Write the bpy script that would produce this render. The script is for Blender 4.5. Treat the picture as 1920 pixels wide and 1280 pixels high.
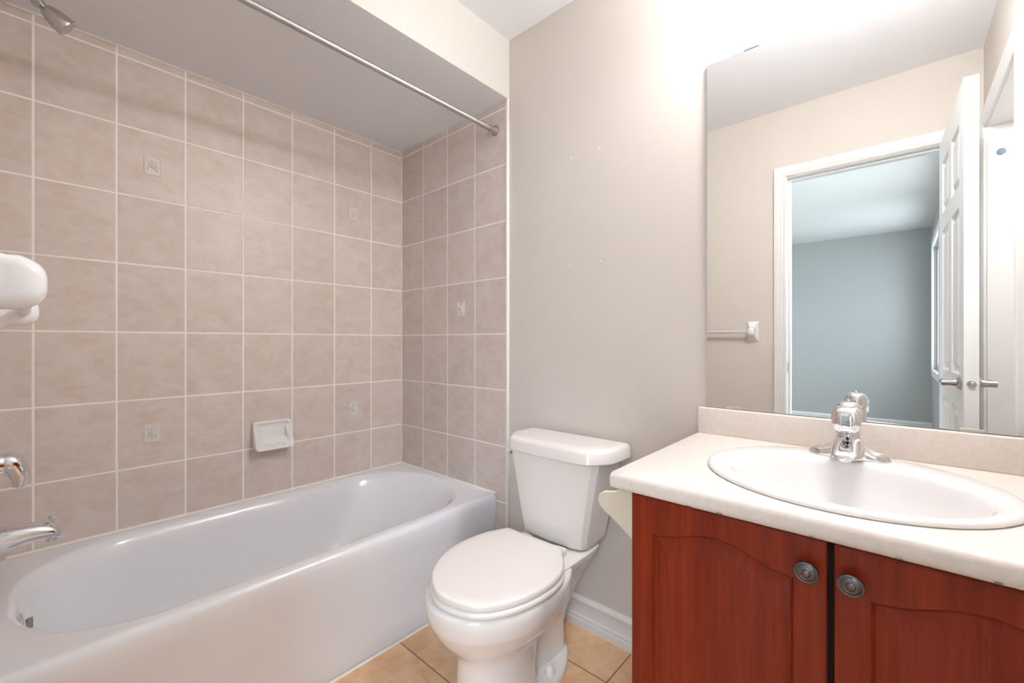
import bpy, bmesh, math, random
from mathutils import Vector, Matrix

for o in list(bpy.data.objects):
    bpy.data.objects.remove(o)
scene = bpy.context.scene
col = scene.collection
PI = math.pi

# ------------------------------------------------------------------ camera
cam_data = bpy.data.cameras.new('camera')
cam_data.sensor_fit = 'HORIZONTAL'
cam_data.sensor_width = 36.0
cam_data.lens = 36.0 * 808.7 / 1920.0
cam_data.clip_start = 0.01
cam_data.clip_end = 100
cam = bpy.data.objects.new('camera', cam_data)
cam.location = (2.1405, -1.4415, 1.111)
cam.rotation_euler = (PI / 2, 0, 0.7308)
cam_data.shift_y = 0.0
col.objects.link(cam)
scene.camera = cam

# ------------------------------------------------------------------ world, daylight, exposure
world = bpy.data.worlds.new('world')
scene.world = world
world.use_nodes = True
wn = world.node_tree
bg = wn.nodes['Background']
bg.inputs['Color'].default_value = (0.82, 0.91, 1.0, 1)
bg.inputs['Strength'].default_value = 3.0

scene.view_settings.view_transform = 'Standard'
scene.view_settings.look = 'None'
scene.view_settings.exposure = 0.66
scene.view_settings.gamma = 1.0
scene.view_settings.use_curve_mapping = False


def area_light(name, loc, rot, sx, sy, power, color):
    d = bpy.data.lights.new(name, 'AREA')
    d.shape = 'RECTANGLE'
    d.size = sx
    d.size_y = sy
    d.energy = power
    d.color = color
    o = bpy.data.objects.new(name, d)
    o.location = loc
    o.rotation_euler = rot
    col.objects.link(o)
    return o


# daylight at the mirrored bedroom window, then fill lamps outside two added windows
SKY = (0.64, 0.81, 1.0)
area_light('daylight_and_fill', (2.85, -4.75, 1.55), (0, PI / 2, 0), 1.5, 1.2, 14, SKY)
area_light('daylight_and_fill', (-1.95, -3.4, 1.5), (0, -PI / 2, 0), 1.5, 2.2, 17, SKY)  # stands outside the added left window
# fill lamp aimed through the added, unseen side window and the bathroom doorway
_d = Vector((1.0, -0.7, 0.5)) - Vector((3.55, -3.55, 2.15))
area_light('daylight_and_fill', (3.55, -3.55, 2.15), _d.to_track_quat('-Z', 'Y').to_euler(), 1.5, 1.5, 82, SKY)
BULB_STRENGTH = 116.0
BULB_COLOR = (0.985, 0.985, 1.0)

CEIL = 2.468
SOFF = 2.203
YF = -1.505                # plane of the wall behind the photographer
XR = 2.433                 # plane of the right wall


# ------------------------------------------------------------------ materials
def srgb(r, g, b):
    def f(c):
        c /= 255.0
        return c / 12.92 if c <= 0.04045 else ((c + 0.055) / 1.055) ** 2.4
    return (f(r), f(g), f(b), 1)


def new_mat(name):
    m = bpy.data.materials.new(name)
    m.use_nodes = True
    nt = m.node_tree
    return m, nt, nt.nodes['Principled BSDF']


def mth(nt, op, a, b=None, c=None):
    n = nt.nodes.new('ShaderNodeMath')
    n.operation = op
    for i, v in enumerate((a, b, c)):
        if v is None:
            continue
        if hasattr(v, 'links'):
            nt.links.new(v, n.inputs[i])
        else:
            n.inputs[i].default_value = v
    return n.outputs[0]


def mix(nt, fac, a, b):
    n = nt.nodes.new('ShaderNodeMix')
    n.data_type = 'RGBA'
    for s, v in ((n.inputs[0], fac), (n.inputs[6], a), (n.inputs[7], b)):
        if hasattr(v, 'links'):
            nt.links.new(v, s)
        else:
            s.default_value = v
    return n.outputs[2]


def noise(nt, vec, scale, detail=4, rough=0.55, dist=0.0):
    n = nt.nodes.new('ShaderNodeTexNoise')
    n.inputs['Scale'].default_value = scale
    n.inputs['Detail'].default_value = detail
    n.inputs['Roughness'].default_value = rough
    n.inputs['Distortion'].default_value = dist
    if vec is not None:
        nt.links.new(vec, n.inputs['Vector'])
    return n.outputs['Fac']


def ramp(nt, fac, lo, hi, a=0.0, b=1.0):
    n = nt.nodes.new('ShaderNodeMapRange')
    n.inputs['From Min'].default_value = lo
    n.inputs['From Max'].default_value = hi
    n.inputs['To Min'].default_value = a
    n.inputs['To Max'].default_value = b
    nt.links.new(fac, n.inputs['Value'])
    return n.outputs[0]


def objcoord(nt):
    return nt.nodes.new('ShaderNodeTexCoord').outputs['Object']


def bump(nt, bsdf, h, strength, dist):
    n = nt.nodes.new('ShaderNodeBump')
    n.inputs['Strength'].default_value = strength
    n.inputs['Distance'].default_value = dist
    nt.links.new(h, n.inputs['Height'])
    nt.links.new(n.outputs[0], bsdf.inputs['Normal'])


def simple(name, c, rough=0.5, metal=0.0, var=0.03, scale=6.0, coat=0.0, bmp=0.0):
    m, nt, b = new_mat(name)
    v = objcoord(nt)
    n = noise(nt, v, scale)
    d = tuple(max(0, x * (1 - var)) for x in c[:3]) + (1,)
    e = tuple(min(1, x * (1 + var)) for x in c[:3]) + (1,)
    nt.links.new(mix(nt, n, d, e), b.inputs['Base Color'])
    b.inputs['Roughness'].default_value = rough
    b.inputs['Metallic'].default_value = metal
    b.inputs['Coat Weight'].default_value = coat
    b.inputs['Coat Roughness'].default_value = 0.05
    if bmp:
        bump(nt, b, noise(nt, v, 220, 3), bmp, 0.002)
    return m


def tile_mat(name, ax_u, ax_v, off_u, off_v, W, H, grout_w, ca, cb, cc, grout, seed=0.0, rough=0.42, rot_noise=None):
    """Glazed ceramic tiles laid on a grid; joints and mottling are procedural."""
    m, nt, b = new_mat(name)
    v = objcoord(nt)
    sep = nt.nodes.new('ShaderNodeSeparateXYZ')
    nt.links.new(v, sep.inputs[0])
    u = mth(nt, 'DIVIDE', mth(nt, 'SUBTRACT', sep.outputs[ax_u], off_u), W)
    w = mth(nt, 'DIVIDE', mth(nt, 'SUBTRACT', sep.outputs[ax_v], off_v), H)
    fu = mth(nt, 'FRACT', u)
    fw = mth(nt, 'FRACT', w)
    du = mth(nt, 'MULTIPLY', mth(nt, 'MINIMUM', fu, mth(nt, 'SUBTRACT', 1.0, fu)), W)
    dw = mth(nt, 'MULTIPLY', mth(nt, 'MINIMUM', fw, mth(nt, 'SUBTRACT', 1.0, fw)), H)
    d = mth(nt, 'MINIMUM', du, dw)
    mask = ramp(nt, d, grout_w * 0.5 - 0.0004, grout_w * 0.5 + 0.0004)      # 0 in the joint
    edge = ramp(nt, d, grout_w * 0.5, grout_w * 0.5 + 0.003)
    cmb = nt.nodes.new('ShaderNodeCombineXYZ')
    nt.links.new(mth(nt, 'FLOOR', u), cmb.inputs[0])
    nt.links.new(mth(nt, 'FLOOR', w), cmb.inputs[1])
    cmb.inputs[2].default_value = seed
    wh = nt.nodes.new('ShaderNodeTexWhiteNoise')
    nt.links.new(cmb.outputs[0], wh.inputs['Vector'])
    # shift the noise domain per tile so that the mottling breaks at each joint
    sc = nt.nodes.new('ShaderNodeVectorMath')
    sc.operation = 'MULTIPLY_ADD'
    nt.links.new(wh.outputs['Color'], sc.inputs[0])
    sc.inputs[1].default_value = (7, 7, 7)
    mp = nt.nodes.new('ShaderNodeMapping')
    mp.inputs['Rotation'].default_value = rot_noise or (0.6, 0.6, 0.6)
    mp.inputs['Scale'].default_value = (1.0, 1.0, 1.6)
    nt.links.new(v, mp.inputs['Vector'])
    nt.links.new(mp.outputs[0], sc.inputs[2])
    vv = sc.outputs[0]
    n1 = noise(nt, vv, 11, 5, 0.6, 0.6)
    n2 = noise(nt, vv, 30, 5, 0.65, 0.4)
    n3 = noise(nt, vv, 120, 2, 0.5)
    c1 = mix(nt, ramp(nt, n1, 0.36, 0.64), ca, cb)
    c2 = mix(nt, ramp(nt, n2, 0.42, 0.70, 0.0, 0.6), c1, cc)
    c3 = mix(nt, ramp(nt, n3, 0.68, 0.76, 0.0, 0.35), c2, srgb(232, 218, 202))
    hsv = nt.nodes.new('ShaderNodeHueSaturation')
    nt.links.new(ramp(nt, wh.outputs['Value'], 0, 1, 0.965, 1.035), hsv.inputs['Value'])
    nt.links.new(c3, hsv.inputs['Color'])
    nt.links.new(mix(nt, mask, grout, hsv.outputs[0]), b.inputs['Base Color'])
    nt.links.new(ramp(nt, mask, 0, 1, 0.8, rough), b.inputs['Roughness'])
    hh = mth(nt, 'ADD', edge, mth(nt, 'MULTIPLY', n2, 0.10))
    bump(nt, b, hh, 0.35, 0.0015)
    return m


TW, TH = 0.2055, 0.2555
ROW0 = 1.1462
tcol = (srgb(211, 192, 179), srgb(219, 206, 196), srgb(216, 210, 207))
GROUT = srgb(248, 242, 237)
M_tile_left = tile_mat('beige_wall_tile_left', 1, 2, -0.203, ROW0, TW, TH, 0.0062, *tcol, GROUT, 1.0)
M_tile_end = tile_mat('beige_wall_tile_end', 0, 2, 0.206, ROW0, TW, TH, 0.0062, *tcol, GROUT, 5.0)
M_tile_front = tile_mat('beige_wall_tile_front', 0, 2, 0.206, ROW0, TW, TH, 0.0062, *tcol, GROUT, 9.0)
M_floor = tile_mat('tan_floor_tile', 0, 1, 1.432, -0.19, 0.341, 0.341, 0.0035,
                   srgb(220, 168, 122), srgb(238, 198, 155), srgb(228, 202, 172), srgb(120, 84, 58), 3.0, 0.35)
M_wall = simple('wall_paint', srgb(214, 205, 196), 0.75, var=0.012, scale=1.5, bmp=0.03)
M_white_paint = simple('ceiling_paint', srgb(241, 241, 244), 0.85, var=0.01, bmp=0.05)
M_bed_wall = simple('bedroom_wall_paint', srgb(176, 177, 174), 0.8, var=0.01)
M_trim = simple('white_trim_paint', srgb(229, 227, 224), 0.38, var=0.01)
M_door = simple('white_door_paint', srgb(243, 243, 242), 0.4, var=0.01)
M_tub = simple('white_tub_enamel', srgb(238, 238, 242), 0.13, var=0.008, coat=0.5)
M_porc = simple('toilet_porcelain', srgb(240, 234, 228), 0.10, var=0.006, coat=0.4)
M_seat = simple('toilet_seat_plastic', srgb(242, 235, 229), 0.2, var=0.006)
M_sink = simple('sink_porcelain', srgb(243, 241, 240), 0.08, var=0.006, coat=0.5)
M_ceramic = simple('white_ceramic', srgb(242, 240, 240), 0.15, var=0.006, coat=0.3)
M_cream = simple('cream_plastic', srgb(232, 221, 203), 0.4, var=0.01)
M_chrome = simple('chrome', (0.80, 0.80, 0.82, 1), 0.07, 1.0, var=0.01)
M_nickel = simple('brushed_nickel', (0.52, 0.51, 0.50, 1), 0.26, 1.0, var=0.02)
M_rod = simple('satin_steel_rod', (0.46, 0.45, 0.45, 1), 0.46, 1.0, var=0.02)
M_knob = simple('pewter_knob', (0.18, 0.18, 0.20, 1), 0.30, 1.0, var=0.1, scale=60)
M_knob_mid = simple('copper_knob_centre', (0.20, 0.15, 0.14, 1), 0.35, 1.0, var=0.1, scale=60)
M_dark = simple('shade_and_mark_black', (0.012, 0.008, 0.006, 1), 0.8)
M_grey = simple('grey_plug', srgb(110, 128, 142), 0.5)
M_caulk = simple('white_caulk', srgb(238, 232, 224), 0.5, var=0.01)
M_relief = simple('relief_inlay_ceramic', srgb(224, 216, 209), 0.4, var=0.03, scale=60)
M_clip = simple('clear_mirror_clip', srgb(190, 180, 172), 0.2)
M_bar = simple('pale_bar_plastic', srgb(222, 214, 214), 0.25)
M_mirror_edge = simple('mirror_edge', srgb(200, 208, 204), 0.2)
M_dirt = simple('brown_stain', srgb(140, 130, 122), 0.8)


def mirror_mat():
    m, nt, b = new_mat('mirror_silver')
    b.inputs['Base Color'].default_value = (0.93, 0.95, 0.945, 1)
    b.inputs['Metallic'].default_value = 1.0
    b.inputs['Roughness'].default_value = 0.0
    return m


def counter_mat():
    m, nt, b = new_mat('pale_laminate')
    v = objcoord(nt)
    n = noise(nt, v, 90, 4, 0.7)
    nt.links.new(mix(nt, ramp(nt, n, 0.4, 0.7), srgb(236, 226, 217), srgb(228, 217, 208)), b.inputs['Base Color'])
    b.inputs['Roughness'].default_value = 0.33
    return m


def wood_mat(name, axis_grain):
    """Reddish cherry-stained wood; the grain runs along the given axis."""
    m, nt, b = new_mat(name)
    v = objcoord(nt)
    mp = nt.nodes.new('ShaderNodeMapping')
    s = [34, 34, 34]
    s[axis_grain] = 1.6
    mp.inputs['Scale'].default_value = s
    nt.links.new(v, mp.inputs['Vector'])
    g = noise(nt, mp.outputs[0], 1.0, 6, 0.62, 0.5)
    mp2 = nt.nodes.new('ShaderNodeMapping')
    s2 = [260, 260, 260]
    s2[axis_grain] = 7
    mp2.inputs['Scale'].default_value = s2
    nt.links.new(v, mp2.inputs['Vector'])
    f = noise(nt, mp2.outputs[0], 1.0, 3, 0.6)
    c = mix(nt, ramp(nt, g, 0.32, 0.68), srgb(116, 34, 11), srgb(148, 52, 21))
    c = mix(nt, ramp(nt, f, 0.5, 0.75, 0, 0.5), c, srgb(98, 28, 10))
    nt.links.new(c, b.inputs['Base Color'])
    b.inputs['Roughness'].default_value = 0.36
    b.inputs['Specular IOR Level'].default_value = 0.25
    b.inputs['Coat Weight'].default_value = 0.08
    b.inputs['Coat Roughness'].default_value = 0.3
    bump(nt, b, f, 0.08, 0.001)
    return m


def glass_mat(name, rough=0.0, ior=1.45, tint=(1, 1, 1, 1)):
    m, nt, b = new_mat(name)
    b.inputs['Base Color'].default_value = tint
    b.inputs['Transmission Weight'].default_value = 1.0
    b.inputs['Roughness'].default_value = rough
    b.inputs['IOR'].default_value = ior
    return m


def emit_mat(name, c, s):
    m, nt, b = new_mat(name)
    b.inputs['Emission Color'].default_value = c
    b.inputs['Emission Strength'].default_value = s
    b.inputs['Base Color'].default_value = (0.9, 0.9, 0.9, 1)
    return m


M_mirror = mirror_mat()
M_counter = counter_mat()
M_wood_v = wood_mat('cherry_wood_upright', 2)
M_wood_h = wood_mat('cherry_wood_level', 0)


def pane_mat():
    m = bpy.data.materials.new('window_glass')
    m.use_nodes = True
    nt = m.node_tree
    nt.nodes.clear()
    o = nt.nodes.new('ShaderNodeOutputMaterial')
    t = nt.nodes.new('ShaderNodeBsdfTransparent')
    g = nt.nodes.new('ShaderNodeBsdfGlossy')
    g.inputs['Roughness'].default_value = 0.0
    x = nt.nodes.new('ShaderNodeMixShader')
    x.inputs[0].default_value = 0.06
    nt.links.new(t.outputs[0], x.inputs[1])
    nt.links.new(g.outputs[0], x.inputs[2])
    nt.links.new(x.outputs[0], o.inputs[0])
    return m


M_glass = pane_mat()
M_bulb = emit_mat('lit_bulb_glass', BULB_COLOR + (1,), BULB_STRENGTH)


# ------------------------------------------------------------------ object helpers
def tag(o, label=None, cat=None, group=None, kind=None):
    if label:
        o['label'] = label
    if cat:
        o['category'] = cat
    if group:
        o['group'] = group
    if kind:
        o['kind'] = kind
    return o


ORIGIN = {}


def root_origin(p):
    while p.parent:
        p = p.parent
    return ORIGIN.get(p.name, Vector((0, 0, 0)))


def obj(name, bm, m, parent=None, smooth=True, angle=35, subsurf=0, origin=None, bev=0.0, solid=0.0):
    """Link a bmesh written in world coordinates as one mesh object."""
    org = root_origin(parent) if parent else (Vector(origin) if origin else Vector((0, 0, 0)))
    bmesh.ops.translate(bm, verts=bm.verts, vec=-org)
    me = bpy.data.meshes.new(name)
    bmesh.ops.recalc_face_normals(bm, faces=bm.faces)
    bm.to_mesh(me)
    bm.free()
    for mm in (m if isinstance(m, (list, tuple)) else [m]):
        me.materials.append(mm)
    if smooth:
        me.shade_smooth()
        me.set_sharp_from_angle(angle=math.radians(angle))
    o = bpy.data.objects.new(name, me)
    col.objects.link(o)
    if parent:
        o.parent = parent
    elif origin:
        o.location = org
    if not parent:
        ORIGIN[o.name] = org
    if bev:
        b = o.modifiers.new('bevel', 'BEVEL')
        b.width = bev
        b.segments = 3
        b.limit_method = 'ANGLE'
        b.angle_limit = math.radians(40)
    if subsurf:
        s = o.modifiers.new('subsurf', 'SUBSURF')
        s.levels = s.render_levels = subsurf
    return o


def struct(name, bm, m, **k):
    o = obj(name, bm, m, **k)
    if not o.parent:
        o['kind'] = 'structure'
    return o


def thing(name, loc, label, cat, group=None):
    o = bpy.data.objects.new(name, None)
    o.empty_display_size = 0.05
    col.objects.link(o)
    o.location = loc
    ORIGIN[o.name] = Vector(loc)
    tag(o, label, cat, group)
    return o


def BM():
    return bmesh.new()


def box(bm, x0, x1, y0, y1, z0, z1, bevel=0.0, seg=2):
    t = bmesh.new()
    bmesh.ops.create_cube(t, size=1.0)
    for v in t.verts:
        v.co = Vector((x0 + (v.co.x + .5) * (x1 - x0), y0 + (v.co.y + .5) * (y1 - y0), z0 + (v.co.z + .5) * (z1 - z0)))
    if bevel:
        bmesh.ops.bevel(t, geom=t.edges[:], offset=bevel, segments=seg, profile=0.5, affect='EDGES', clamp_overlap=True)
    merge(bm, t)
    return bm


def merge(bm, t):
    me = bpy.data.meshes.new('tmp')
    t.to_mesh(me)
    t.free()
    bm.from_mesh(me)
    bpy.data.meshes.remove(me)


def loft(bm, rings, cap0=True, cap1=True, closed=True):
    vs = [[bm.verts.new(p) for p in r] for r in rings]
    n = len(vs[0])
    for a, b in zip(vs, vs[1:]):
        for i in range(n if closed else n - 1):
            j = (i + 1) % n
            bm.faces.new((a[i], a[j], b[j], b[i]))
    if cap0:
        bm.faces.new(vs[0][::-1])
    if cap1:
        bm.faces.new(vs[-1])
    return bm


def frame_for(d):
    d = Vector(d).normalized()
    up = Vector((0, 0, 1)) if abs(d.z) < 0.95 else Vector((1, 0, 0))
    a = d.cross(up).normalized()
    return a, d.cross(a).normalized()


def lathe(bm, prof, base, axis, seg=32, cap0=True, cap1=True):
    d = Vector(axis).normalized()
    a, b = frame_for(d)
    base = Vector(base)
    rings = []
    for r, h in prof:
        r = max(r, 1e-5)
        rings.append([base + d * h + (a * math.cos(2 * PI * i / seg) + b * math.sin(2 * PI * i / seg)) * r for i in range(seg)])
    return loft(bm, rings, cap0, cap1)


def tube(bm, pts, rad, seg=20, squash=1.0):
    pts = [Vector(p) for p in pts]
    if not isinstance(rad, (list, tuple)):
        rad = [rad] * len(pts)
    rings = []
    pa = None
    for i, p in enumerate(pts):
        d = (pts[min(i + 1, len(pts) - 1)] - pts[max(i - 1, 0)]).normalized()
        if pa is None:
            a, b = frame_for(d)
        else:
            a = (pa - d * pa.dot(d)).normalized()
            b = d.cross(a)
        pa = a
        rings.append([p + (a * math.cos(2 * PI * k / seg) + b * math.sin(2 * PI * k / seg) * squash) * rad[i] for k in range(seg)])
    return loft(bm, rings)


def prism(bm, poly, plane, d0, d1):
    """poly of 2-D points extruded between d0 and d1 along the axis missing from plane."""
    def P(p, d):
        if plane == 'xz':
            return (p[0], d, p[1])
        if plane == 'yz':
            return (d, p[0], p[1])
        return (p[0], p[1], d)
    return loft(bm, [[P(p, d0) for p in poly], [P(p, d1) for p in poly]])


def spline(pts, closed=False, n=8):
    out = []
    N = len(pts)
    rng = range(N) if closed else range(N - 1)
    for i in rng:
        if closed:
            p0, p1, p2, p3 = (pts[(i + k) % N] for k in (-1, 0, 1, 2))
        else:
            p0, p1, p2, p3 = pts[max(i - 1, 0)], pts[i], pts[i + 1], pts[min(i + 2, N - 1)]
        for k in range(n):
            t = k / n
            out.append(tuple(0.5 * (2 * b + (c - a) * t + (2 * a - 5 * b + 4 * c - d) * t * t + (3 * b - a - 3 * c + d) * t ** 3)
                             for a, b, c, d in zip(p0, p1, p2, p3)))
    if not closed:
        out.append(tuple(pts[-1]))
    return out


def rrect(x0, x1, y0, y1, r, n=10):
    """Rounded rectangle, anticlockwise from the +x side; 4*(n+1) points."""
    out = []
    for cx, cy, a0 in ((x1 - r, y1 - r, 0), (x0 + r, y1 - r, PI / 2), (x0 + r, y0 + r, PI), (x1 - r, y0 + r, 1.5 * PI)):
        for k in range(n + 1):
            a = a0 + k * PI / 2 / n
            out.append((cx + r * math.cos(a), cy + r * math.sin(a)))
    return out


def ell(cx, cy, a, b, n=64, p=2.0):
    out = []
    for k in range(n):
        t = 2 * PI * k / n
        c, s = math.cos(t), math.sin(t)
        out.append((cx + a * math.copysign(abs(c) ** (2 / p), c), cy + b * math.copysign(abs(s) ** (2 / p), s)))
    return out


def at_z(ring, z):
    return [(p[0], p[1], z) for p in ring]


# ------------------------------------------------------------------ the room shell
T = 0.11
bm = BM(); box(bm, -T, XR + T, YF - T, 0, -0.1, 0)
struct('floor', bm, M_floor, smooth=False)
bm = BM(); box(bm, -T, XR + T, YF - T, T, CEIL, CEIL + 0.1)
struct('ceiling', bm, M_white_paint, smooth=False)
bm = BM(); box(bm, -T, 0, YF - T, T, -0.1, CEIL)
struct('wall_left', bm, M_tile_left, smooth=False)
# the tiled skin of the bath wall ends a little above the rod, below the soffit: one wall, tile to the soffit
bm = BM(); box(bm, 0, XR + T, 0, T, -0.1, CEIL)
wall_back = struct('wall_back', bm, M_wall, smooth=False)
bm = BM(); box(bm, 0, 0.8188, -0.010, 0, 0, SOFF)
tile_end = struct('wall_tiling', bm, M_tile_end, smooth=False)
bm = BM(); box(bm, 0, 0.8188, YF - 0.012, YF - 0.003, 0, SOFF)
struct('wall_tiling', bm, M_tile_front, smooth=False)
bm = BM(); box(bm, 0.8188, 0.8320, -0.012, 0, 0, SOFF, 0.002)
struct('trim_1', bm, M_caulk)
bm = BM()
box(bm, 0, 0.832, YF - 0.012, 0, SOFF, CEIL)
for f in bm.faces:
    f.normal_update()
    if f.normal.z < -0.5:
        f.material_index = 1
struct('wall_soffit', bm, [simple('soffit_face_dimmed', srgb(214, 210, 202), 0.75, var=0.01), M_white_paint], smooth=False)  # front face coloured darker than the underside to offset the bulbs' glare
bm = BM(); box(bm, 0, 0.004, YF + 0.01, -0.01, SOFF - 0.006, SOFF)
struct('trim_2', bm, M_caulk, smooth=False)
bm = BM(); box(bm, 0.0, 0.0045, -0.0145, -0.0100, 0.40, SOFF - 0.006)
struct('trim_3', bm, M_caulk, smooth=False)

# door wall, with the open doorway
DX0, DX1, DZ = 1.657, 2.325, 2.062
bm = BM()
box(bm, 0, 0.83, YF - T, YF - 0.012, 0, CEIL)
box(bm, 0.83, DX0 - 0.015, YF - T, YF, 0, CEIL)
box(bm, DX1 + 0.015, XR + T, YF - T, YF, 0, CEIL)
box(bm, DX0 - 0.015, DX1 + 0.015, YF - T, YF, DZ + 0.015, CEIL)
struct('wall_front', bm, M_wall, smooth=False)
# right wall, with the closed second doorway
RY0, RY1 = -1.40, -0.70
bm = BM()
box(bm, XR, XR + T, YF - T, RY0 - 0.015, 0, CEIL)
box(bm, XR, XR + T, RY1 + 0.015, 0, 0, CEIL)
box(bm, XR, XR + T, RY0 - 0.015, RY1 + 0.015, DZ + 0.015, CEIL)
struct('wall_right', bm, M_wall, smooth=False)

CAS = [(0, 0), (0.0, 0.010), (0.006, 0.014), (0.012, 0.012), (0.020, 0.016), (0.030, 0.015), (0.040, 0.019), (0.050, 0.021),
       (0.057, 0.019), (0.060, 0.014), (0.060, 0)]   # from the opening outwards: (distance, height off the wall)


def casing(bm, a0, a1, top, P):
    """Moulded three-sided casing round an opening; P(a, z, h) -> world point."""
    path = [((a0, 0.0), (-1, 0)), ((a0, top), (-1, 1)), ((a1, top), (1, 1)), ((a1, 0.0), (1, 0))]
    rings = []
    for (a, z), (sx, sz) in path:
        rings.append([P(a + sx * (0.004 + q), z + sz * (0.004 + q), h) for q, h in CAS])
    loft(bm, rings)


bm = BM()
casing(bm, DX0, DX1, DZ, lambda a, z, h: (a, YF + h, z))
casing(bm, DX0, DX1, DZ, lambda a, z, h: (a, YF - T - h, z))
# jamb and stops
box(bm, DX0 - 0.015, DX0, YF - T, YF, 0, DZ + 0.015)
box(bm, DX1, DX1 + 0.015, YF - T, YF, 0, DZ + 0.015)
box(bm, DX0, DX1, YF - T, YF, DZ, DZ + 0.015)
box(bm, DX0, DX0 + 0.011, YF - 0.085, YF - 0.042, 0, DZ - 0.011)
box(bm, DX1 - 0.011, DX1, YF - 0.085, YF - 0.042, 0, DZ - 0.011)
box(bm, DX0, DX1, YF - 0.085, YF - 0.042, DZ - 0.011, DZ)
trim_door = struct('trim_4', bm, M_trim, angle=25)
bm = BM(); box(bm, DX0, DX0 + 0.0015, YF - 0.036, YF - 0.006, 0.93, 0.99)
obj('strike_plate', bm, M_nickel, trim_door, smooth=False)

bm = BM()
casing(bm, RY0, RY1, DZ, lambda a, z, h: (XR - h, a, z))
box(bm, XR, XR + T, RY0 - 0.015, RY0, 0, DZ + 0.015)
box(bm, XR, XR + T, RY1, RY1 + 0.015, 0, DZ + 0.015)
box(bm, XR, XR + T, RY0, RY1, DZ, DZ + 0.015)
trim5 = struct('trim_5', bm, M_trim, angle=25)
bm = BM(); lathe(bm, [(0.0145, 0), (0.0145, 0.002), (0.010, 0.003), (0.0, 0.003)], (2.474, RY0, 1.940), (0, 1, 0), 24)
obj('round_plug', bm, M_grey, trim5)
# white closet behind that opening
bm = BM()
CXB = 3.15
box(bm, XR + T, CXB, RY0 - T, RY0, 0, CEIL)
box(bm, XR + T, CXB, -0.40, -0.40 + T, 0, CEIL)
box(bm, CXB, CXB + T, RY0 - T, -0.40 + T, 0, CEIL)
struct('wall_closet', bm, M_white_paint, smooth=False)
bm = BM(); box(bm, XR + T, CXB + T, RY0 - T, -0.40 + T, CEIL, CEIL + 0.1)
struct('ceiling_closet', bm, M_white_paint, smooth=False)
bm = BM(); box(bm, XR + T, CXB + T, RY0 - T, -0.40 + T, -0.1, 0)
struct('floor_closet', bm, M_floor, smooth=False)

cl = thing('closet_fill_light', (2.80, -0.90, CEIL), 'added round fill lamp on the closet ceiling, out of view', 'fill light')  # unseen lamp added to brighten the white jamb and closet
bm = BM(); lathe(bm, [(0.11, 0), (0.11, 0.012)], (2.80, -0.90, CEIL), (0, 0, -1), 32)
obj('fill_lamp_base', bm, M_trim, cl)
bm = BM(); lathe(bm, [(0.10, 0.012), (0.098, 0.03), (0.08, 0.048), (0.04, 0.058), (0, 0.06)], (2.80, -0.90, CEIL), (0, 0, -1), 32)
obj('fill_lamp_shade', bm, emit_mat('fill_lamp_glow', (1.0, 0.97, 0.93, 1), 60.0), cl)

# the open six-panel door, hinged at the right jamb and standing into the bathroom
door_w, door_t, door_h = 0.690, 0.038, 2.045
bm = BM()
xa, xb = DX1 - door_t, DX1
ya, yb = YF + 0.006, YF + 0.006 + door_w
z0d = 0.012
ztop = z0d + door_h
stile, mull = 0.105, 0.085
ys = [ya, ya + stile, (ya + yb) / 2 - mull / 2, (ya + yb) / 2 + mull / 2, yb - stile, yb]
zs = [z0d, 0.235, 0.86, 0.985, 1.62, 1.70, 1.935, ztop]
box(bm, xa, xb, ys[0], ys[1], z0d, ztop)
box(bm, xa, xb, ys[4], ys[5], z0d, ztop)
box(bm, xa, xb, ys[2], ys[3], z0d, ztop)
for a, b in ((zs[0], zs[1]), (zs[2], zs[3]), (zs[4], zs[5]), (zs[6], zs[7])):
    box(bm, xa, xb, ys[1], ys[2], a, b)
    box(bm, xa, xb, ys[3], ys[4], a, b)
for a, b in ((zs[1], zs[2]), (zs[3], zs[4]), (zs[5], zs[6])):
    for c, d in ((ys[1], ys[2]), (ys[3], ys[4])):
        for xo, sg in ((xa, 1), (xb, -1)):
            def Rr(i, dx):
                return [(xo + sg * dx, c + i, a + i), (xo + sg * dx, d - i, a + i), (xo + sg * dx, d - i, b - i), (xo + sg * dx, c + i, b - i)]
            loft(bm, [Rr(0, 0), Rr(0.009, 0.009), Rr(0.022, 0.009), Rr(0.038, 0.002)], cap0=False)
door1 = struct('door_1', bm, M_door, smooth=False)
tag(door1, None)


def lever(side):
    """lever handle on one face of the open door; side -1 is the tub-side face."""
    x = xa if side < 0 else xb
    yl = yb - 0.06
    zl = 0.958
    b_ = BM()
    lathe(b_, [(0.026, 0), (0.027, 0.004), (0.022, 0.010), (0.014, 0.013), (0.011, 0.030), (0.012, 0.045), (0.011, 0.052), (0.0, 0.055)],
          (x, yl, zl), (side, 0, 0), 28)
    tube(b_, [(x + side * 0.042, yl, zl), (x + side * 0.044, yl - 0.02, zl + 0.002), (x + side * 0.044, yl - 0.06, zl + 0.001),
              (x + side * 0.043, yl - 0.10, zl - 0.002)], [0.0115, 0.0105, 0.0095, 0.0085], 16)
    return obj('door_handle', b_, M_nickel, door1)


lever(-1)
lever(1)
bm = BM()
lathe(bm, [(0.0125, 0), (0.0125, 0.0012), (0.0085, 0.0015), (0.0085, 0.008), (0.006, 0.011), (0, 0.011)], ((xa + xb) / 2, yb, 0.958), (0, 1, 0), 20)
obj('latch', bm, M_nickel, door1)
_pv = Matrix.Translation((xb, ya, 0))
door1.matrix_world = _pv @ Matrix.Rotation(math.radians(-2.3), 4, 'Z') @ _pv.inverted()

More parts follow.
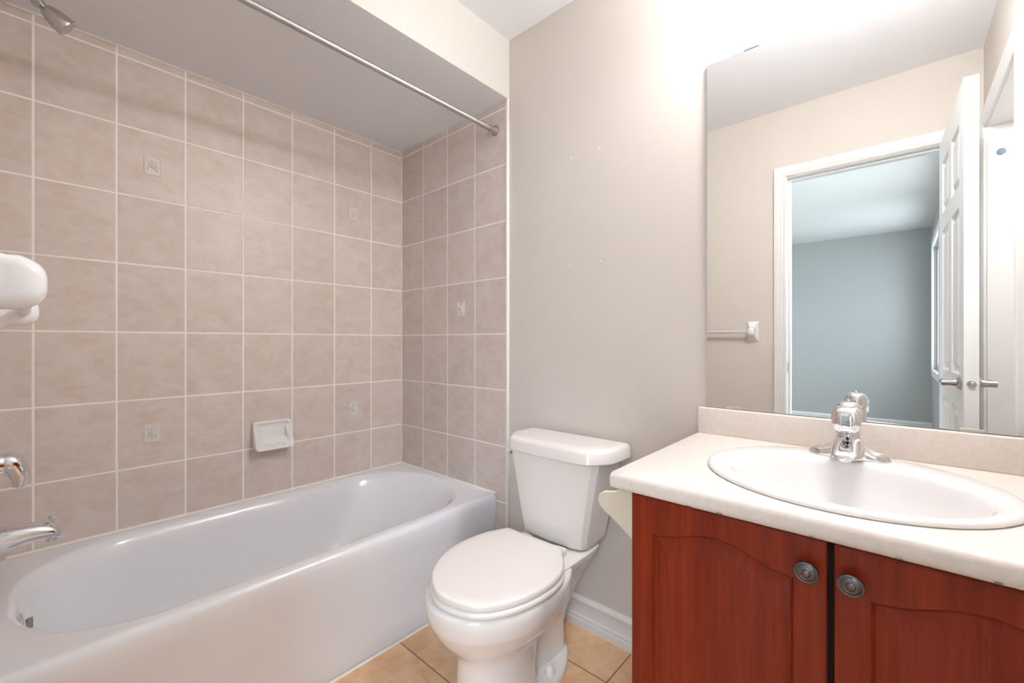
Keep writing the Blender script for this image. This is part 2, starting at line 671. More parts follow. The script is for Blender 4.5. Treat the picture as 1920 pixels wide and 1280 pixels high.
# baseboards
BB = [(0, 0), (0.016, 0), (0.016, 0.028), (0.0125, 0.033), (0.0145, 0.040), (0.0110, 0.048), (0.0095, 0.052), (0.0095, 0.088),
      (0.0110, 0.093), (0.0125, 0.101), (0.0095, 0.108), (0.0050, 0.112), (0.0040, 0.116), (0, 0.116)]
bm = BM(); prism(bm, [(-h, z) for h, z in BB], 'yz', 0.835, 1.712)
bb = struct('baseboard_back', bm, M_trim, angle=25)
bm = BM()
prism(bm, [(YF + h, z) for h, z in BB], 'yz', 0.83, DX0 - 0.066)
struct('baseboard_front', bm, M_trim, angle=25)
# caulk bead at the foot of the bath
bm = BM(); prism(bm, [(0.764, 0), (0.770, 0), (0.764, 0.006)], 'xz', YF + 0.01, -0.012)
struct('trim_6', bm, M_caulk, smooth=False)
# rim caulk between bath and tiles
bm = BM()
prism(bm, [(0, 0.411), (0.006, 0.411), (0, 0.418)], 'xz', YF + 0.01, -0.010)
prism(bm, [(-0.010, 0.411), (-0.016, 0.411), (-0.010, 0.418)], 'yz', 0.002, 0.762)
struct('trim_7', bm, M_caulk, smooth=False)

# moulded inlays pressed into some of the wall tiles
random.seed(4)


def relief(P, w, h, parent, variant):
    b_ = BM()

    def quad(i, d):
        return [P(-w / 2 + i, -h / 2 + i, d), P(w / 2 - i, -h / 2 + i, d), P(w / 2 - i, h / 2 - i, d), P(-w / 2 + i, h / 2 - i, d)]
    loft(b_, [quad(0, -0.001), quad(0, 0.003), quad(0.0025, 0.003), quad(0.004, 0.001)], cap0=True, cap1=True)
    shapes = [
        [(-.4, .5), (-.25, .1), (-.1, 0), (.0, -.15), (.25, -.25), (.32, -.6)],
        [(.35, .55), (.1, .2), (-.05, .05), (-.3, -.1), (-.4, -.5)],
        [(-.05, .0), (.2, .05), (.38, -.05)], [(-.1, .1), (-.05, .4), (.1, .62)], [(0, -.1), (.0, -.4), (-.12, -.65)]]
    for k, s in enumerate(shapes):
        if (k + variant) % 5 == 4:
            continue
        sg = -1 if variant % 2 else 1
        pts = [P(sg * a * w * 0.72, b * h * 0.5, 0.0018) for a, b in s]
        pts = spline(pts, n=4)
        n = len(pts)
        tube(b_, pts, [0.0012 + 0.0030 * math.sin(PI * (i + 0.5) / n) for i in range(n)], 8)
    return obj('relief_inlay', b_, M_relief, parent, angle=50)


wl = bpy.data.objects['wall_left']
for k, (yy, zz) in enumerate(((-1.1275, 1.786), (-0.305, 1.783), (-1.1275, 0.761), (-0.305, 0.762))):
    relief(lambda a, b, d, yy=yy, zz=zz: (d, yy + a, zz + b), 0.052, 0.070, wl, k)
relief(lambda a, b, d: (0.5155 + a, -0.010 - d, 1.275 + b), 0.050, 0.070, tile_end, 1)

# ------------------------------------------------------------------ bedroom beyond the doorway (seen in the mirror)
BX0, BY0 = -1.5, -5.70
bm = BM(); box(bm, BX0 - T, XR + T, BY0 - T, YF - T, -0.1, 0)
struct('floor_bedroom', bm, simple('bedroom_carpet', srgb(165, 156, 144), 0.95, bmp=0.3), smooth=False)
bm = BM(); box(bm, BX0 - T, XR + T, BY0 - T, YF - T, CEIL, CEIL + 0.1)
struct('ceiling_bedroom', bm, simple('bedroom_ceiling_paint', srgb(222, 221, 216), 0.85, var=0.01), smooth=False)
bm = BM(); box(bm, BX0 - T, XR + T, BY0 - T, BY0, 0, CEIL)
struct('wall_bedroom_far', bm, M_bed_wall, smooth=False)
WY0, WY1, WZ0, WZ1 = -5.30, -4.20, 0.80, 2.16
bm = BM()
box(bm, XR, XR + T, BY0, WY0, 0, CEIL)
box(bm, XR, XR + T, WY1, -3.75, 0, CEIL)
box(bm, XR, XR + T, -1.95, YF - T, 0, CEIL)
box(bm, XR, XR + T, -3.75, -1.95, 0, 0.15)
box(bm, XR, XR + T, -3.75, -1.95, 2.2, CEIL)
box(bm, XR, XR + T, WY0, WY1, 0, WZ0)
box(bm, XR, XR + T, WY0, WY1, WZ1, CEIL)
struct('wall_bedroom_right', bm, M_bed_wall, smooth=False)
LY0, LY1, LZ0, LZ1 = -4.5, -2.3, 0.75, 2.2
bm = BM()
box(bm, BX0 - T, BX0, BY0, LY0, 0, CEIL)
box(bm, BX0 - T, BX0, LY1, YF - T, 0, CEIL)
box(bm, BX0 - T, BX0, LY0, LY1, 0, LZ0)
box(bm, BX0 - T, BX0, LY0, LY1, LZ1, CEIL)
struct('wall_bedroom_left', bm, M_bed_wall, smooth=False)
bm = BM(); box(bm, BX0 - T, -T, YF - T, YF, 0, CEIL)
struct('wall_bedroom_near', bm, M_bed_wall, smooth=False)
bm = BM(); prism(bm, [(BY0 + h, z * 1.25) for h, z in BB], 'yz', BX0, XR)
struct('baseboard_bedroom', bm, M_trim, angle=25)


def window(name, xw, side, y0, y1, z0, z1):
    b_ = BM()
    f = 0.05
    x0, x1 = sorted((xw + side * 0.03, xw + side * 0.08))
    box(b_, x0, x1, y0, y1, z0, z0 + f)
    box(b_, x0, x1, y0, y1, z1 - f, z1)
    box(b_, x0, x1, y0, y0 + f, z0 + f, z1 - f)
    box(b_, x0, x1, y1 - f, y1, z0 + f, z1 - f)
    box(b_, x0, x1, (y0 + y1) / 2 - 0.02, (y0 + y1) / 2 + 0.02, z0 + f, z1 - f)
    # inner casing on the wall
    xi0, xi1 = sorted((xw, xw - side * 0.018))
    c = 0.07
    box(b_, xi0, xi1, y0 - c, y0, z0 - c, z1 + c)
    box(b_, xi0, xi1, y1, y1 + c, z0 - c, z1 + c)
    box(b_, xi0, xi1, y0, y1, z0 - c, z0)
    box(b_, xi0, xi1, y0, y1, z1, z1 + c)
    o = struct(name, b_, M_trim, smooth=False)
    g = BM()
    xm = xw + side * 0.055
    box(g, xm - 0.002, xm + 0.002, y0 + f, (y0 + y1) / 2 - 0.02, z0 + f, z1 - f)
    box(g, xm - 0.002, xm + 0.002, (y0 + y1) / 2 + 0.02, y1 - f, z0 + f, z1 - f)
    obj('pane', g, M_glass, o, smooth=False)
    return o


window('window_1', XR, 1, WY0, WY1, WZ0, WZ1)
window('window_3_added', XR, 1, -3.75, -1.95, 0.15, 2.2)  # unseen window added so cool fill reaches the toilet and bath
window('window_2_added', BX0, -1, LY0, LY1, LZ0, LZ1)  # unseen window added to bring more daylight into the bedroom

# ------------------------------------------------------------------ bathtub
R = 0.411
X1 = 0.764
tub = thing('bathtub', (0.38, -0.75, 0), 'white alcove bathtub with an oval basin along the beige tiled wall', 'bathtub')
bm = BM()
n = 14
Y0, Y1 = YF - 0.002, -0.0105


def tr(x0, x1, y0, y1, r, z):
    return at_z(rrect(x0, x1, y0, y1, r, n), z)


rings = [
    tr(0.002, X1 - 0.004, Y0, Y1, 0.004, 0.002),
    tr(0.002, X1 - 0.004, Y0, Y1, 0.004, 0.055),
    tr(0.002, X1 - 0.008, Y0, Y1, 0.004, 0.085),
    tr(0.002, X1 - 0.012, Y0, Y1, 0.004, 0.150),
    tr(0.002, X1 - 0.009, Y0, Y1, 0.004, 0.185),
    tr(0.002, X1 - 0.009, Y0, Y1, 0.004, 0.270),
    tr(0.002, X1 - 0.004, Y0, Y1, 0.004, 0.315),
    tr(0.002, X1, Y0, Y1, 0.005, 0.350),
    tr(0.002, X1 + 0.001, Y0, Y1, 0.006, 0.385),
    tr(0.002, X1 - 0.002, Y0, Y1, 0.008, 0.398),
    tr(0.002, X1 - 0.008, Y0, Y1, 0.010, 0.407),
    tr(0.002, X1 - 0.014, Y0, Y1 - 0.0005, 0.012, R - 0.0005),
    tr(0.002, X1 - 0.020, Y0, Y1 - 0.001, 0.012, R),
    tr(0.004, X1 - 0.026, Y0 + 0.002, Y1 - 0.002, 0.014, R + 0.0002),
]


def basin(x0, x1, y0, y1, r, z):
    return tr(x0, x1, y0, y1, r, z)


rings += [
    basin(0.036, 0.722, -1.484, -0.041, 0.285, R + 0.0005),
    basin(0.042, 0.715, -1.479, -0.047, 0.288, R - 0.001),
    basin(0.052, 0.705, -1.472, -0.057, 0.290, R - 0.008),
    basin(0.062, 0.694, -1.466, -0.072, 0.290, R - 0.024),
    basin(0.072, 0.684, -1.462, -0.095, 0.288, R - 0.055),
    basin(0.088, 0.668, -1.454, -0.140, 0.282, R - 0.120),
    basin(0.104, 0.652, -1.444, -0.195, 0.272, R - 0.190),
    basin(0.120, 0.636, -1.432, -0.255, 0.255, R - 0.255),
    basin(0.138, 0.618, -1.416, -0.305, 0.235, R - 0.300),
    basin(0.165, 0.592, -1.392, -0.345, 0.205, R - 0.328),
    basin(0.200, 0.556, -1.355, -0.390, 0.170, R - 0.340),
    basin(0.280, 0.476, -1.27, -0.50, 0.09, R - 0.345),
]
loft(bm, rings)
obj('tub_shell', bm, M_tub, tub, angle=60)
bm = BM(); lathe(bm, [(0.036, 0), (0.036, 0.003), (0.030, 0.008), (0.016, 0.010), (0, 0.010)], (0.385, -1.458, 0.343), (0, 1, 0.09), 28)
ov = obj('overflow_plate', bm, M_chrome, tub)
bm = BM(); box(bm, 0.379, 0.391, -1.449, -1.437, 0.335, 0.362, 0.002)
obj('trip_lever', bm, M_nickel, ov)
bm = BM(); lathe(bm, [(0.030, 0), (0.030, 0.003), (0.020, 0.004), (0.018, 0.002), (0, 0.002)], (0.385, -1.24, R - 0.3455), (0, 0, 1), 28)
obj('drain', bm, M_chrome, tub)

# spout of the bath
sp = thing('tub_spout', (0.385, YF - 0.003, 0.59), 'chrome bath spout with pull-up diverter on the tiled end wall', 'tub spout')
bm = BM()
path = [(-1.5080, 0.590), (-1.4970, 0.590), (-1.475, 0.591), (-1.450, 0.592), (-1.425, 0.591), (-1.403, 0.587), (-1.389, 0.580), (-1.384, 0.572)]
hw = [0.031, 0.031, 0.030, 0.028, 0.026, 0.024, 0.021, 0.015]
hh = [0.032, 0.032, 0.031, 0.028, 0.025, 0.022, 0.018, 0.012]
rings = []
for (y, z), a, b in zip(path, hw, hh):
    rings.append([(0.385 + a * math.cos(t), y, z + b * math.sin(t)) for t in [2 * PI * k / 28 for k in range(28)]])
loft(bm, rings)
lathe(bm, [(0.014, 0), (0.0155, 0.008), (0.0145, 0.024), (0.012, 0.026), (0.0, 0.020)], (0.385, -1.402, 0.584), (0, 0.12, -1), 24)
obj('spout_body', bm, M_chrome, sp, angle=50)
bm = BM(); lathe(bm, [(0.0045, 0), (0.0045, 0.016), (0.010, 0.018), (0.011, 0.021), (0.008, 0.024), (0, 0.025)], (0.385, -1.4, 0.602), (0, 0, 1), 20)
obj('diverter_knob', bm, M_chrome, sp)

# bath tap lever
tap = thing('tub_tap', (0.385, YF - 0.003, 0.79), 'chrome curved tap lever on the tiled end wall above the spout', 'bath tap')
bm = BM(); lathe(bm, [(0.062, 0), (0.062, 0.002), (0.050, 0.008), (0.030, 0.012), (0.028, 0.020), (0, 0.021)], (0.385, YF - 0.003, 0.79), (0, 1, 0), 36)
obj('escutcheon', bm, M_chrome, tap)
bm = BM()
_pts = spline([(0.385, -1.495, 0.791), (0.385, -1.480, 0.790), (0.385, -1.470, 0.780), (0.385, -1.463, 0.760), (0.385, -1.461, 0.740), (0.385, -1.463, 0.722)], n=5)
tube(bm, _pts, [0.0275 - 0.0165 * max(0, (i - 7) / 18.0) for i in range(len(_pts))], 24)
obj('tap_lever', bm, M_chrome, tap)

# shower head
sh = thing('shower_head', (0.385, YF - 0.003, 2.085), 'satin chrome shower head on a bent arm high on the end wall', 'shower head')
bm = BM()
tube(bm, spline([(0.385, -1.508, 2.085), (0.385, -1.475, 2.084), (0.385, -1.452, 2.070), (0.385, -1.432, 2.046)], n=6), 0.0085, 18)
obj('shower_arm', bm, M_nickel, sh)
bm = BM(); lathe(bm, [(0.028, 0), (0.028, 0.002), (0.016, 0.007), (0.009, 0.010)], (0.385, -1.508, 2.085), (0, 1, 0), 28)
obj('wall_flange', bm, M_nickel, sh)
bm = BM()
dv = Vector((0, 0.80, -0.60)).normalized()
lathe(bm, [(0.009, -0.004), (0.0125, 0.0), (0.0135, 0.014), (0.011, 0.018), (0.008, 0.020), (0.011, 0.024), (0.015, 0.027), (0.021, 0.040),
           (0.0255, 0.060), (0.027, 0.078), (0.0255, 0.081), (0.022, 0.079), (0.0, 0.077)], Vector((0.385, -1.436, 2.046)), dv, 32)
hd = obj('spray_head', bm, M_nickel, sh)

# curtain rod
rod = thing('curtain_rod', (0.750, -0.75, 2.087), 'straight satin steel shower curtain rod under the soffit', 'curtain rod')
RX, RZ = 0.754, 2.083
bm = BM()
lathe(bm, [(0.0125, 0.012), (0.0125, 0.090), (0.0105, 0.095), (0.0105, 1.463)], (RX, Y1 - 0.001, RZ), (0, -1, 0), 28)
obj('rod_tube', bm, M_rod, rod)
for yy, s in ((Y1, -1), (YF - 0.003, 1)):
    bm = BM(); lathe(bm, [(0.024, 0), (0.024, 0.003), (0.018, 0.006), (0.0145, 0.018), (0.0140, 0.040)], (RX, yy, RZ), (0, s, 0), 28)
    obj('rod_flange', bm, M_nickel, rod)

# soap dish
sd = thing('soap_dish', (0.0, -0.705, 0.69), 'white ceramic soap dish set on the beige tiles above the bathtub', 'soap dish')
bm = BM()
ya_, yb_ = -0.786, -0.624
zt_, zb_ = 0.752, 0.628
yc = (ya_ + yb_) / 2
N = 14


def sdring(inset, x):
    return [(x, p[0], p[1]) for p in rrect(ya_ + inset, yb_ - inset, zb_ + inset, zt_ - inset, 0.014, 8)]


def proj_x(z, base):
    t = max(0, min(1, (zt_ - z) / (zt_ - zb_)))
    return base + 0.052 * t ** 3.0


rr = []
for inset, base in ((0.0, None), (0.0, 0.010), (0.002, 0.015), (0.006, 0.0165), (0.011, 0.0145), (0.017, 0.008)):
    ring = []
    for p in rrect(ya_ + inset, yb_ - inset, zb_ + inset, zt_ - inset, 0.012, 8):
        x = 0.001 if base is None else proj_x(p[1], base)
        if inset > 0.012 and base is not None:
            x = 0.008 + max(0, (0.040 if p[1] < zb_ + 0.03 else 0.0))
        z = p[1]
        if base is None and z < zb_ + 0.03:
            z += 0.012
        ring.append((x, p[0], z))
    rr.append(ring)
rr.append([(0.007 + (0.030 if p[1] < zb_ + 0.045 else 0.0), p[0], p[1]) for p in rrect(ya_ + 0.022, yb_ - 0.022, zb_ + 0.034, zt_ - 0.022, 0.010, 8)])
rr.append([(0.0065, p[0], p[1]) for p in rrect(ya_ + 0.026, yb_ - 0.026, zb_ + 0.045, zt_ - 0.026, 0.010, 8)])
loft(bm, rr)
for k in range(5):
    y = ya_ + 0.045 + k * 0.018
    lathe(bm, [(0.0045, 0), (0.004, 0.003), (0.0, 0.004)], (0.046, y, zb_ + 0.019), (0.35, 0, 0.93), 12)
obj('dish_body', bm, M_ceramic, sd, angle=60)

# ------------------------------------------------------------------ toilet
CX = 1.203
toilet = thing('toilet', (CX, -0.35, 0), 'white two-piece toilet with closed lid between bathtub and vanity', 'toilet')


def egg(cx, yf, yb, w, z, n=48, pb=2.6, mid=None, pf=2.0):
    """round-fronted outline: front towards -y."""
    ym = mid if mid is not None else (yf + yb) / 2
    out = []
    for k in range(n):
        t = 2 * PI * k / n
        c, s = math.cos(t), math.sin(t)
        p = pf if s < 0 else pb
        x = cx + w * math.copysign(abs(c) ** (2 / p), c)
        y = ym + (ym - yf if s < 0 else yb - ym) * math.copysign(abs(s) ** (2 / p), s)
        out.append((x, y, z))
    return out


bm = BM()
# bowl down to the front column
loft(bm, [
    egg(CX, -0.612, -0.34, 0.108, 0.0),
    egg(CX, -0.610, -0.34, 0.106, 0.04),
    egg(CX, -0.606, -0.34, 0.101, 0.10),
    egg(CX, -0.606, -0.32, 0.098, 0.165),
    egg(CX, -0.612, -0.30, 0.102, 0.195),
    egg(CX, -0.630, -0.27, 0.120, 0.215),
    egg(CX, -0.656, -0.24, 0.148, 0.243, mid=-0.45),
    egg(CX, -0.682, -0.22, 0.173, 0.277, mid=-0.46),
    egg(CX, -0.695, -0.21, 0.185, 0.305, mid=-0.47),
    egg(CX, -0.698, -0.20, 0.188, 0.311, mid=-0.47),
    egg(CX, -0.704, -0.20, 0.190, 0.345, mid=-0.47),
    egg(CX, -0.704, -0.20, 0.190, 0.362, mid=-0.47),
    egg(CX, -0.701, -0.20, 0.187, 0.370, mid=-0.47),
    egg(CX, -0.693, -0.205, 0.180, 0.374, mid=-0.47),
])
# trapway behind
tr_r = []
for z, yf, yb, w in ((0.0, -0.42, -0.155, 0.062), (0.03, -0.42, -0.160, 0.060), (0.12, -0.42, -0.160, 0.058), (0.18, -0.42, -0.140, 0.066), (0.25, -0.42, -0.105, 0.088), (0.30, -0.43, -0.075, 0.108), (0.345, -0.44, -0.045, 0.132), (0.368, -0.44, -0.032, 0.142), (0.378, -0.44, -0.030, 0.142), (0.384, -0.42, -0.036, 0.134)):
    tr_r.append(egg(CX, yf, yb, w, z, pb=5, pf=4))
loft(bm, tr_r)
# foot flange
fl = [(-0.150, 0.02), (-0.156, 0.05), (-0.188, 0.076), (-0.230, 0.100), (-0.280, 0.118), (-0.335, 0.124), (-0.39, 0.119), (-0.46, 0.112), (-0.56, 0.095), (-0.612, 0.050)]
half = [(w, y) for y, w in fl]
outline = [(CX + w, y) for w, y in half] + [(CX - w, y) for w, y in half[::-1]]
outline = spline(outline, True, 4)


def inset2(o, f):
    cy_ = -0.35
    return [(CX + (x - CX) * f, cy_ + (y - cy_) * f) for x, y in o]


loft(bm, [at_z(outline, 0.0), at_z(outline, 0.016), at_z(inset2(outline, 0.985), 0.023), at_z(inset2(outline, 0.95), 0.027), at_z(inset2(outline, 0.75), 0.030)])
obj('bowl', bm, M_porc, toilet, angle=50)
for s in (1, -1):
    bm = BM(); lathe(bm, [(0.0165, 0), (0.0165, 0.004), (0.0145, 0.016), (0.012, 0.026), (0.007, 0.031), (0, 0.032)], (CX + s * 0.090, -0.312, 0.024), (0, 0, 1), 24)
    obj('bolt_cap', bm, M_porc, toilet)

lid_pts = [(1.047, -0.256), (1.055, -0.247), (1.11, -0.246), (1.17, -0.245), (1.23, -0.244), (1.288, -0.243), (1.300, -0.250), (1.322, -0.280), (1.352, -0.317), (1.383, -0.374), (1.393, -0.45), (1.381, -0.541), (1.357, -0.602), (1.334, -0.636),
           (1.297, -0.667), (1.232, -0.687), (1.174, -0.684), (1.112, -0.650), (1.068, -0.606), (1.026, -0.533), (1.006, -0.449), (1.012, -0.351), (1.030, -0.290)]
lid_out = spline(lid_pts, True, 4)


def sc(o, dx, z, cy_=-0.47):
    res = []
    for x, y in o:
        v = Vector((x - CX, y - cy_))
        l = v.length
        v = v * ((l + dx) / l)
        res.append((CX + v.x, cy_ + v.y, z))
    return res


bm = BM()
loft(bm, [sc(lid_out, -0.004, 0.3955), sc(lid_out, 0.0, 0.398), sc(lid_out, 0.001, 0.407), sc(lid_out, -0.0005, 0.4125), sc(lid_out, -0.003, 0.4155), sc(lid_out, -0.008, 0.4172), sc(lid_out, -0.03, 0.4180), sc(lid_out, -0.11, 0.4185)])
obj('lid', bm, M_seat, toilet, angle=40)
bm = BM()
loft(bm, [sc(lid_out, 0.0, 0.3755), sc(lid_out, 0.004, 0.379), sc(lid_out, 0.0045, 0.387), sc(lid_out, 0.001, 0.3925), sc(lid_out, -0.008, 0.3950)])
obj('seat', bm, M_seat, toilet, angle=60)
for s in (1, -1):
    bm = BM(); box(bm, CX + s * 0.075 - 0.022, CX + s * 0.075 + 0.022, -0.247, -0.222, 0.383, 0.408, 0.006, 3)
    obj('hinge', bm, M_seat, toilet)

tank_half = [(0.0, -0.215), (0.13, -0.210), (0.182, -0.198), (0.200, -0.178), (0.205, -0.150), (0.205, -0.035), (0.199, -0.026), (0.15, -0.024)]


def tank_ring(fx, z, yfr, ybk, n=3):
    o = []
    for x, y in tank_half:
        t = (y + 0.024) / (-0.215 + 0.024)
        o.append((x * fx, ybk + (yfr - ybk) * t))
    pts = [(CX + x, y) for x, y in o] + [(CX - x, y) for x, y in o[:0:-1]]
    return at_z(pts, z)


bm = BM()
loft(bm, [tank_ring(0.60, 0.3855, -0.178, -0.05), tank_ring(0.655, 0.3885, -0.190, -0.045), tank_ring(0.685, 0.398, -0.196, -0.042), tank_ring(0.705, 0.42, -0.199, -0.040),
          tank_ring(0.755, 0.47, -0.204, -0.036), tank_ring(0.82, 0.54, -0.208, -0.032), tank_ring(0.895, 0.62, -0.212, -0.028), tank_ring(0.97, 0.69, -0.215, -0.024), tank_ring(0.97, 0.705, -0.215, -0.024)])
obj('tank', bm, M_porc, toilet, angle=28, subsurf=0, bev=0.006)
lh = [(0.0, -0.2330), (0.12, -0.2290), (0.168, -0.2230), (0.186, -0.212), (0.222, -0.165), (0.231, -0.146), (0.234, -0.030), (0.228, -0.014), (0.16, -0.012)]


def lid_ring(d, z):
    o = []
    for x, y in lh:
        o.append((x - d if x > 0.12 else x, y + d if y < -0.1 else y - d * 0.6))
    return at_z([(CX + x, y) for x, y in o] + [(CX - x, y) for x, y in o[:0:-1]], z)


bm = BM()
loft(bm, [lid_ring(0.010, 0.700), lid_ring(0.004, 0.6985), lid_ring(0.0, 0.702), lid_ring(0.003, 0.735), lid_ring(0.006, 0.743), lid_ring(0.011, 0.7480), lid_ring(0.020, 0.7505), lid_ring(0.045, 0.7515)])
obj('tank_lid', bm, M_porc, toilet, angle=28, bev=0.004)
bm = BM()
lathe(bm, [(0.011, 0), (0.011, 0.006), (0.006, 0.010), (0.006, 0.016)], (CX - 0.199, -0.090, 0.680), (-1, 0, 0), 18)
tube(bm, [(CX - 0.213, -0.088, 0.681), (CX - 0.214, -0.140, 0.676), (CX - 0.212, -0.178, 0.668)], [0.006, 0.007, 0.010], 12, 0.6)
obj('flush_lever', bm, M_chrome, toilet)

# ------------------------------------------------------------------ vanity cabinet
VX0, VX1 = 1.704, XR - 0.004
VF = -0.544                      # face of the carcass
VTOP = 0.785
van = thing('vanity_cabinet', ((VX0 + VX1) / 2, -0.28, 0), 'cherry red wooden vanity cabinet with two arched panel doors', 'cabinet')
bm = BM()
box(bm, VX0, VX0 + 0.016, VF, -0.002, 0.0, VTOP)
box(bm, VX1 - 0.016, VX1, VF, -0.002, 0.0, VTOP)
box(bm, VX0 + 0.016, VX1 - 0.016, VF, -0.02, 0.09, 0.106)
box(bm, VX0 + 0.016, VX1 - 0.016, VF + 0.07, VF + 0.086, 0.0, 0.09)
box(bm, VX0 + 0.016, VX1 - 0.016, VF, VF + 0.018, VTOP - 0.06, VTOP)
box(bm, 2.030, 2.084, VF, VF + 0.018, 0.106, VTOP - 0.06)
obj('carcass', bm, M_wood_v, van, smooth=False)
bm = BM(); box(bm, 2.046, 2.068, VF - 0.0012, VF, 0.11, VTOP - 0.001)  # black strip over the stile stands in for shade between the doors
obj('gap_shade_strip', bm, M_dark, van, smooth=False)

DT, DB = 0.7795, 0.115
arch = [(0.0, 0.704), (0.012, 0.7045), (0.035, 0.7085), (0.060, 0.7165), (0.085, 0.7255), (0.105, 0.7305), (0.127, 0.7325)]


def cab_door(x0, x1, knob_x):
    w = x1 - x0
    pw = 0.254
    p0 = x0 + (w - pw) / 2 + (-0.003 if x0 < 2 else 0.003) * 0
    prof = [(p0 + a, z) for a, z in arch] + [(p0 + pw - a, z) for a, z in arch[-2::-1]]
    prof = spline(prof, n=4)
    yf, yb = VF - 0.0195, VF - 0.0005
    b_ = BM()
    # the arched opening, as rings around it: outer frame edge -> opening -> bead -> field
    bottom = DB + 0.052
    nprof = len(prof)
    side_n = 10
    left = [(p0, prof[0][1] + (bottom - prof[0][1]) * k / side_n) for k in range(1, side_n)]
    bot = [(p0 + pw * k / 10, bottom) for k in range(0, 11)]
    right = [(p0 + pw, bottom + (prof[-1][1] - bottom) * k / side_n) for k in range(1, side_n)]
    loop = prof[::-1] + left + bot + right      # from the top right, over the arch to the left, down, along, up

    def outer(p):
        # matching points on the rectangular outer edge
        i = p
        if i < nprof:
            x = loop[i][0]
            t = (x - p0) / pw
            return (x0 + t * w, DT)
        i -= nprof
        if i < len(left):
            k = (i + 1) / side_n
            return (x0, DT + (DB - DT) * k)
        i -= len(left)
        if i < len(bot):
            return (x0 + w * i / 10, DB)
        i -= len(bot)
        return (x1, DB + (DT - DB) * (i + 1) / side_n)
    out = [outer(i) for i in range(len(loop))]
    cx_ = p0 + pw / 2
    cz_ = (DT + bottom) / 2

    def shrink(d):
        q0, qw = p0 + d, pw - 2 * d
        pr_ = [(q0 + (a - p0) / pw * qw, z - d * 1.02) for a, z in prof]
        lf = [(q0, pr_[0][1] + (bottom + d - pr_[0][1]) * k / side_n) for k in range(1, side_n)]
        bt = [(q0 + qw * k / 10, bottom + d) for k in range(0, 11)]
        rt = [(q0 + qw, bottom + d + (pr_[-1][1] - bottom - d) * k / side_n) for k in range(1, side_n)]
        return pr_[::-1] + lf + bt + rt

    def Q(o, y):
        return [(a, y, b) for a, b in o]

    def outin(d):
        return [(min(max(a, x0 + d), x1 - d), min(max(b, DB + d), DT - d)) for a, b in out]
    rings = [Q(out, yb), Q(out, yf + 0.004), Q(outin(0.0012), yf + 0.0012), Q(outin(0.004), yf),
             Q(loop, yf), Q(shrink(0.002), yf + 0.0045), Q(shrink(0.0055), yf + 0.0085), Q(shrink(0.008), yf + 0.0090),
             Q(shrink(0.030), yf + 0.0045), Q(shrink(0.033), yf + 0.0035)]
    loft(b_, rings, cap1=False)
    last = shrink(0.033)
    nl = len(prof)
    low = last[nl:]
    top_ = last[:nl]
    zb2 = last[nl + len(left)][1]
    for (a1, c1), (a2, c2) in zip(top_, top_[1:]):
        b_.faces.new([b_.verts.new(v_) for v_ in ((a1, yf + 0.0035, c1), (a2, yf + 0.0035, c2), (a2, yf + 0.0035, zb2), (a1, yf + 0.0035, zb2))])
    bmesh.ops.remove_doubles(b_, verts=b_.verts, dist=1e-6)
    d = obj('door', b_, M_wood_v, van, angle=22)
    kb = BM()
    kz = 0.727
    lathe(kb, [(0.0075, 0), (0.0065, 0.003), (0.006, 0.010), (0.011, 0.013), (0.0168, 0.0155), (0.0178, 0.018), (0.0172, 0.020),
               (0.0150, 0.0212), (0.0140, 0.0208), (0.0120, 0.0232), (0.0085, 0.0248), (0.0072, 0.0244), (0.0070, 0.0238)],
          (knob_x, yf, kz), (0, -1, 0), 32)
    k = obj('knob', kb, M_knob, d, angle=40)
    kc = BM()
    lathe(kc, [(0.0069, 0.020), (0.0066, 0.0248), (0.0045, 0.0262), (0, 0.0268)], (knob_x, yf, kz), (0, -1, 0), 24)
    # the worn centre belongs to the knob mesh: joined as a second material
    bmk = bmesh.new()
    bmk.from_mesh(k.data)
    nf = len(bmk.faces)
    org = root_origin(van)
    bmesh.ops.translate(kc, verts=kc.verts, vec=-org)
    merge(bmk, kc)
    bmk.faces.ensure_lookup_table()
    for f in bmk.faces[nf:]:
        f.material_index = 1
        f.smooth = True
    bmesh.ops.recalc_face_normals(bmk, faces=bmk.faces)
    bmk.to_mesh(k.data)
    bmk.free()
    k.data.materials.append(M_knob_mid)
    return d


cab_door(1.7045, 2.0525, 2.026)
cab_door(2.0615, 2.4090, 2.0845)

# countertop with integral splash
ct = thing('countertop', ((VX0 + VX1) / 2, -0.28, VTOP), 'pale laminate countertop with raised back edge on the vanity cabinet', 'countertop')
CZ = 0.822
CX0 = 1.662
bm = BM()
# slab with an oval cut-out for the basin
SX, SY, SA, SB = 2.051, -0.302, 0.258, 0.240
NN = 64
hole = ell(SX, SY, SA - 0.013, SB - 0.013, NN)


def square_pt(t, x0, x1, y0, y1):
    c, s = math.cos(t), math.sin(t)
    k = 1e9
    if c > 1e-9:
        k = min(k, (x1 - SX) / c)
    if c < -1e-9:
        k = min(k, (x0 - SX) / c)
    if s > 1e-9:
        k = min(k, (y1 - SY) / s)
    if s < -1e-9:
        k = min(k, (y0 - SY) / s)
    return (SX + c * k, SY + s * k)


def rect_ring(x0, x1, y0, y1):
    pts = [square_pt(2 * PI * k / NN, x0, x1, y0, y1) for k in range(NN)]
    for cx_, cy_ in ((x0, y0), (x1, y0), (x0, y1), (x1, y1)):      # snap the nearest ray to each corner
        k = min(range(NN), key=lambda i: (pts[i][0] - cx_) ** 2 + (pts[i][1] - cy_) ** 2)
        pts[k] = (cx_, cy_)
    return pts


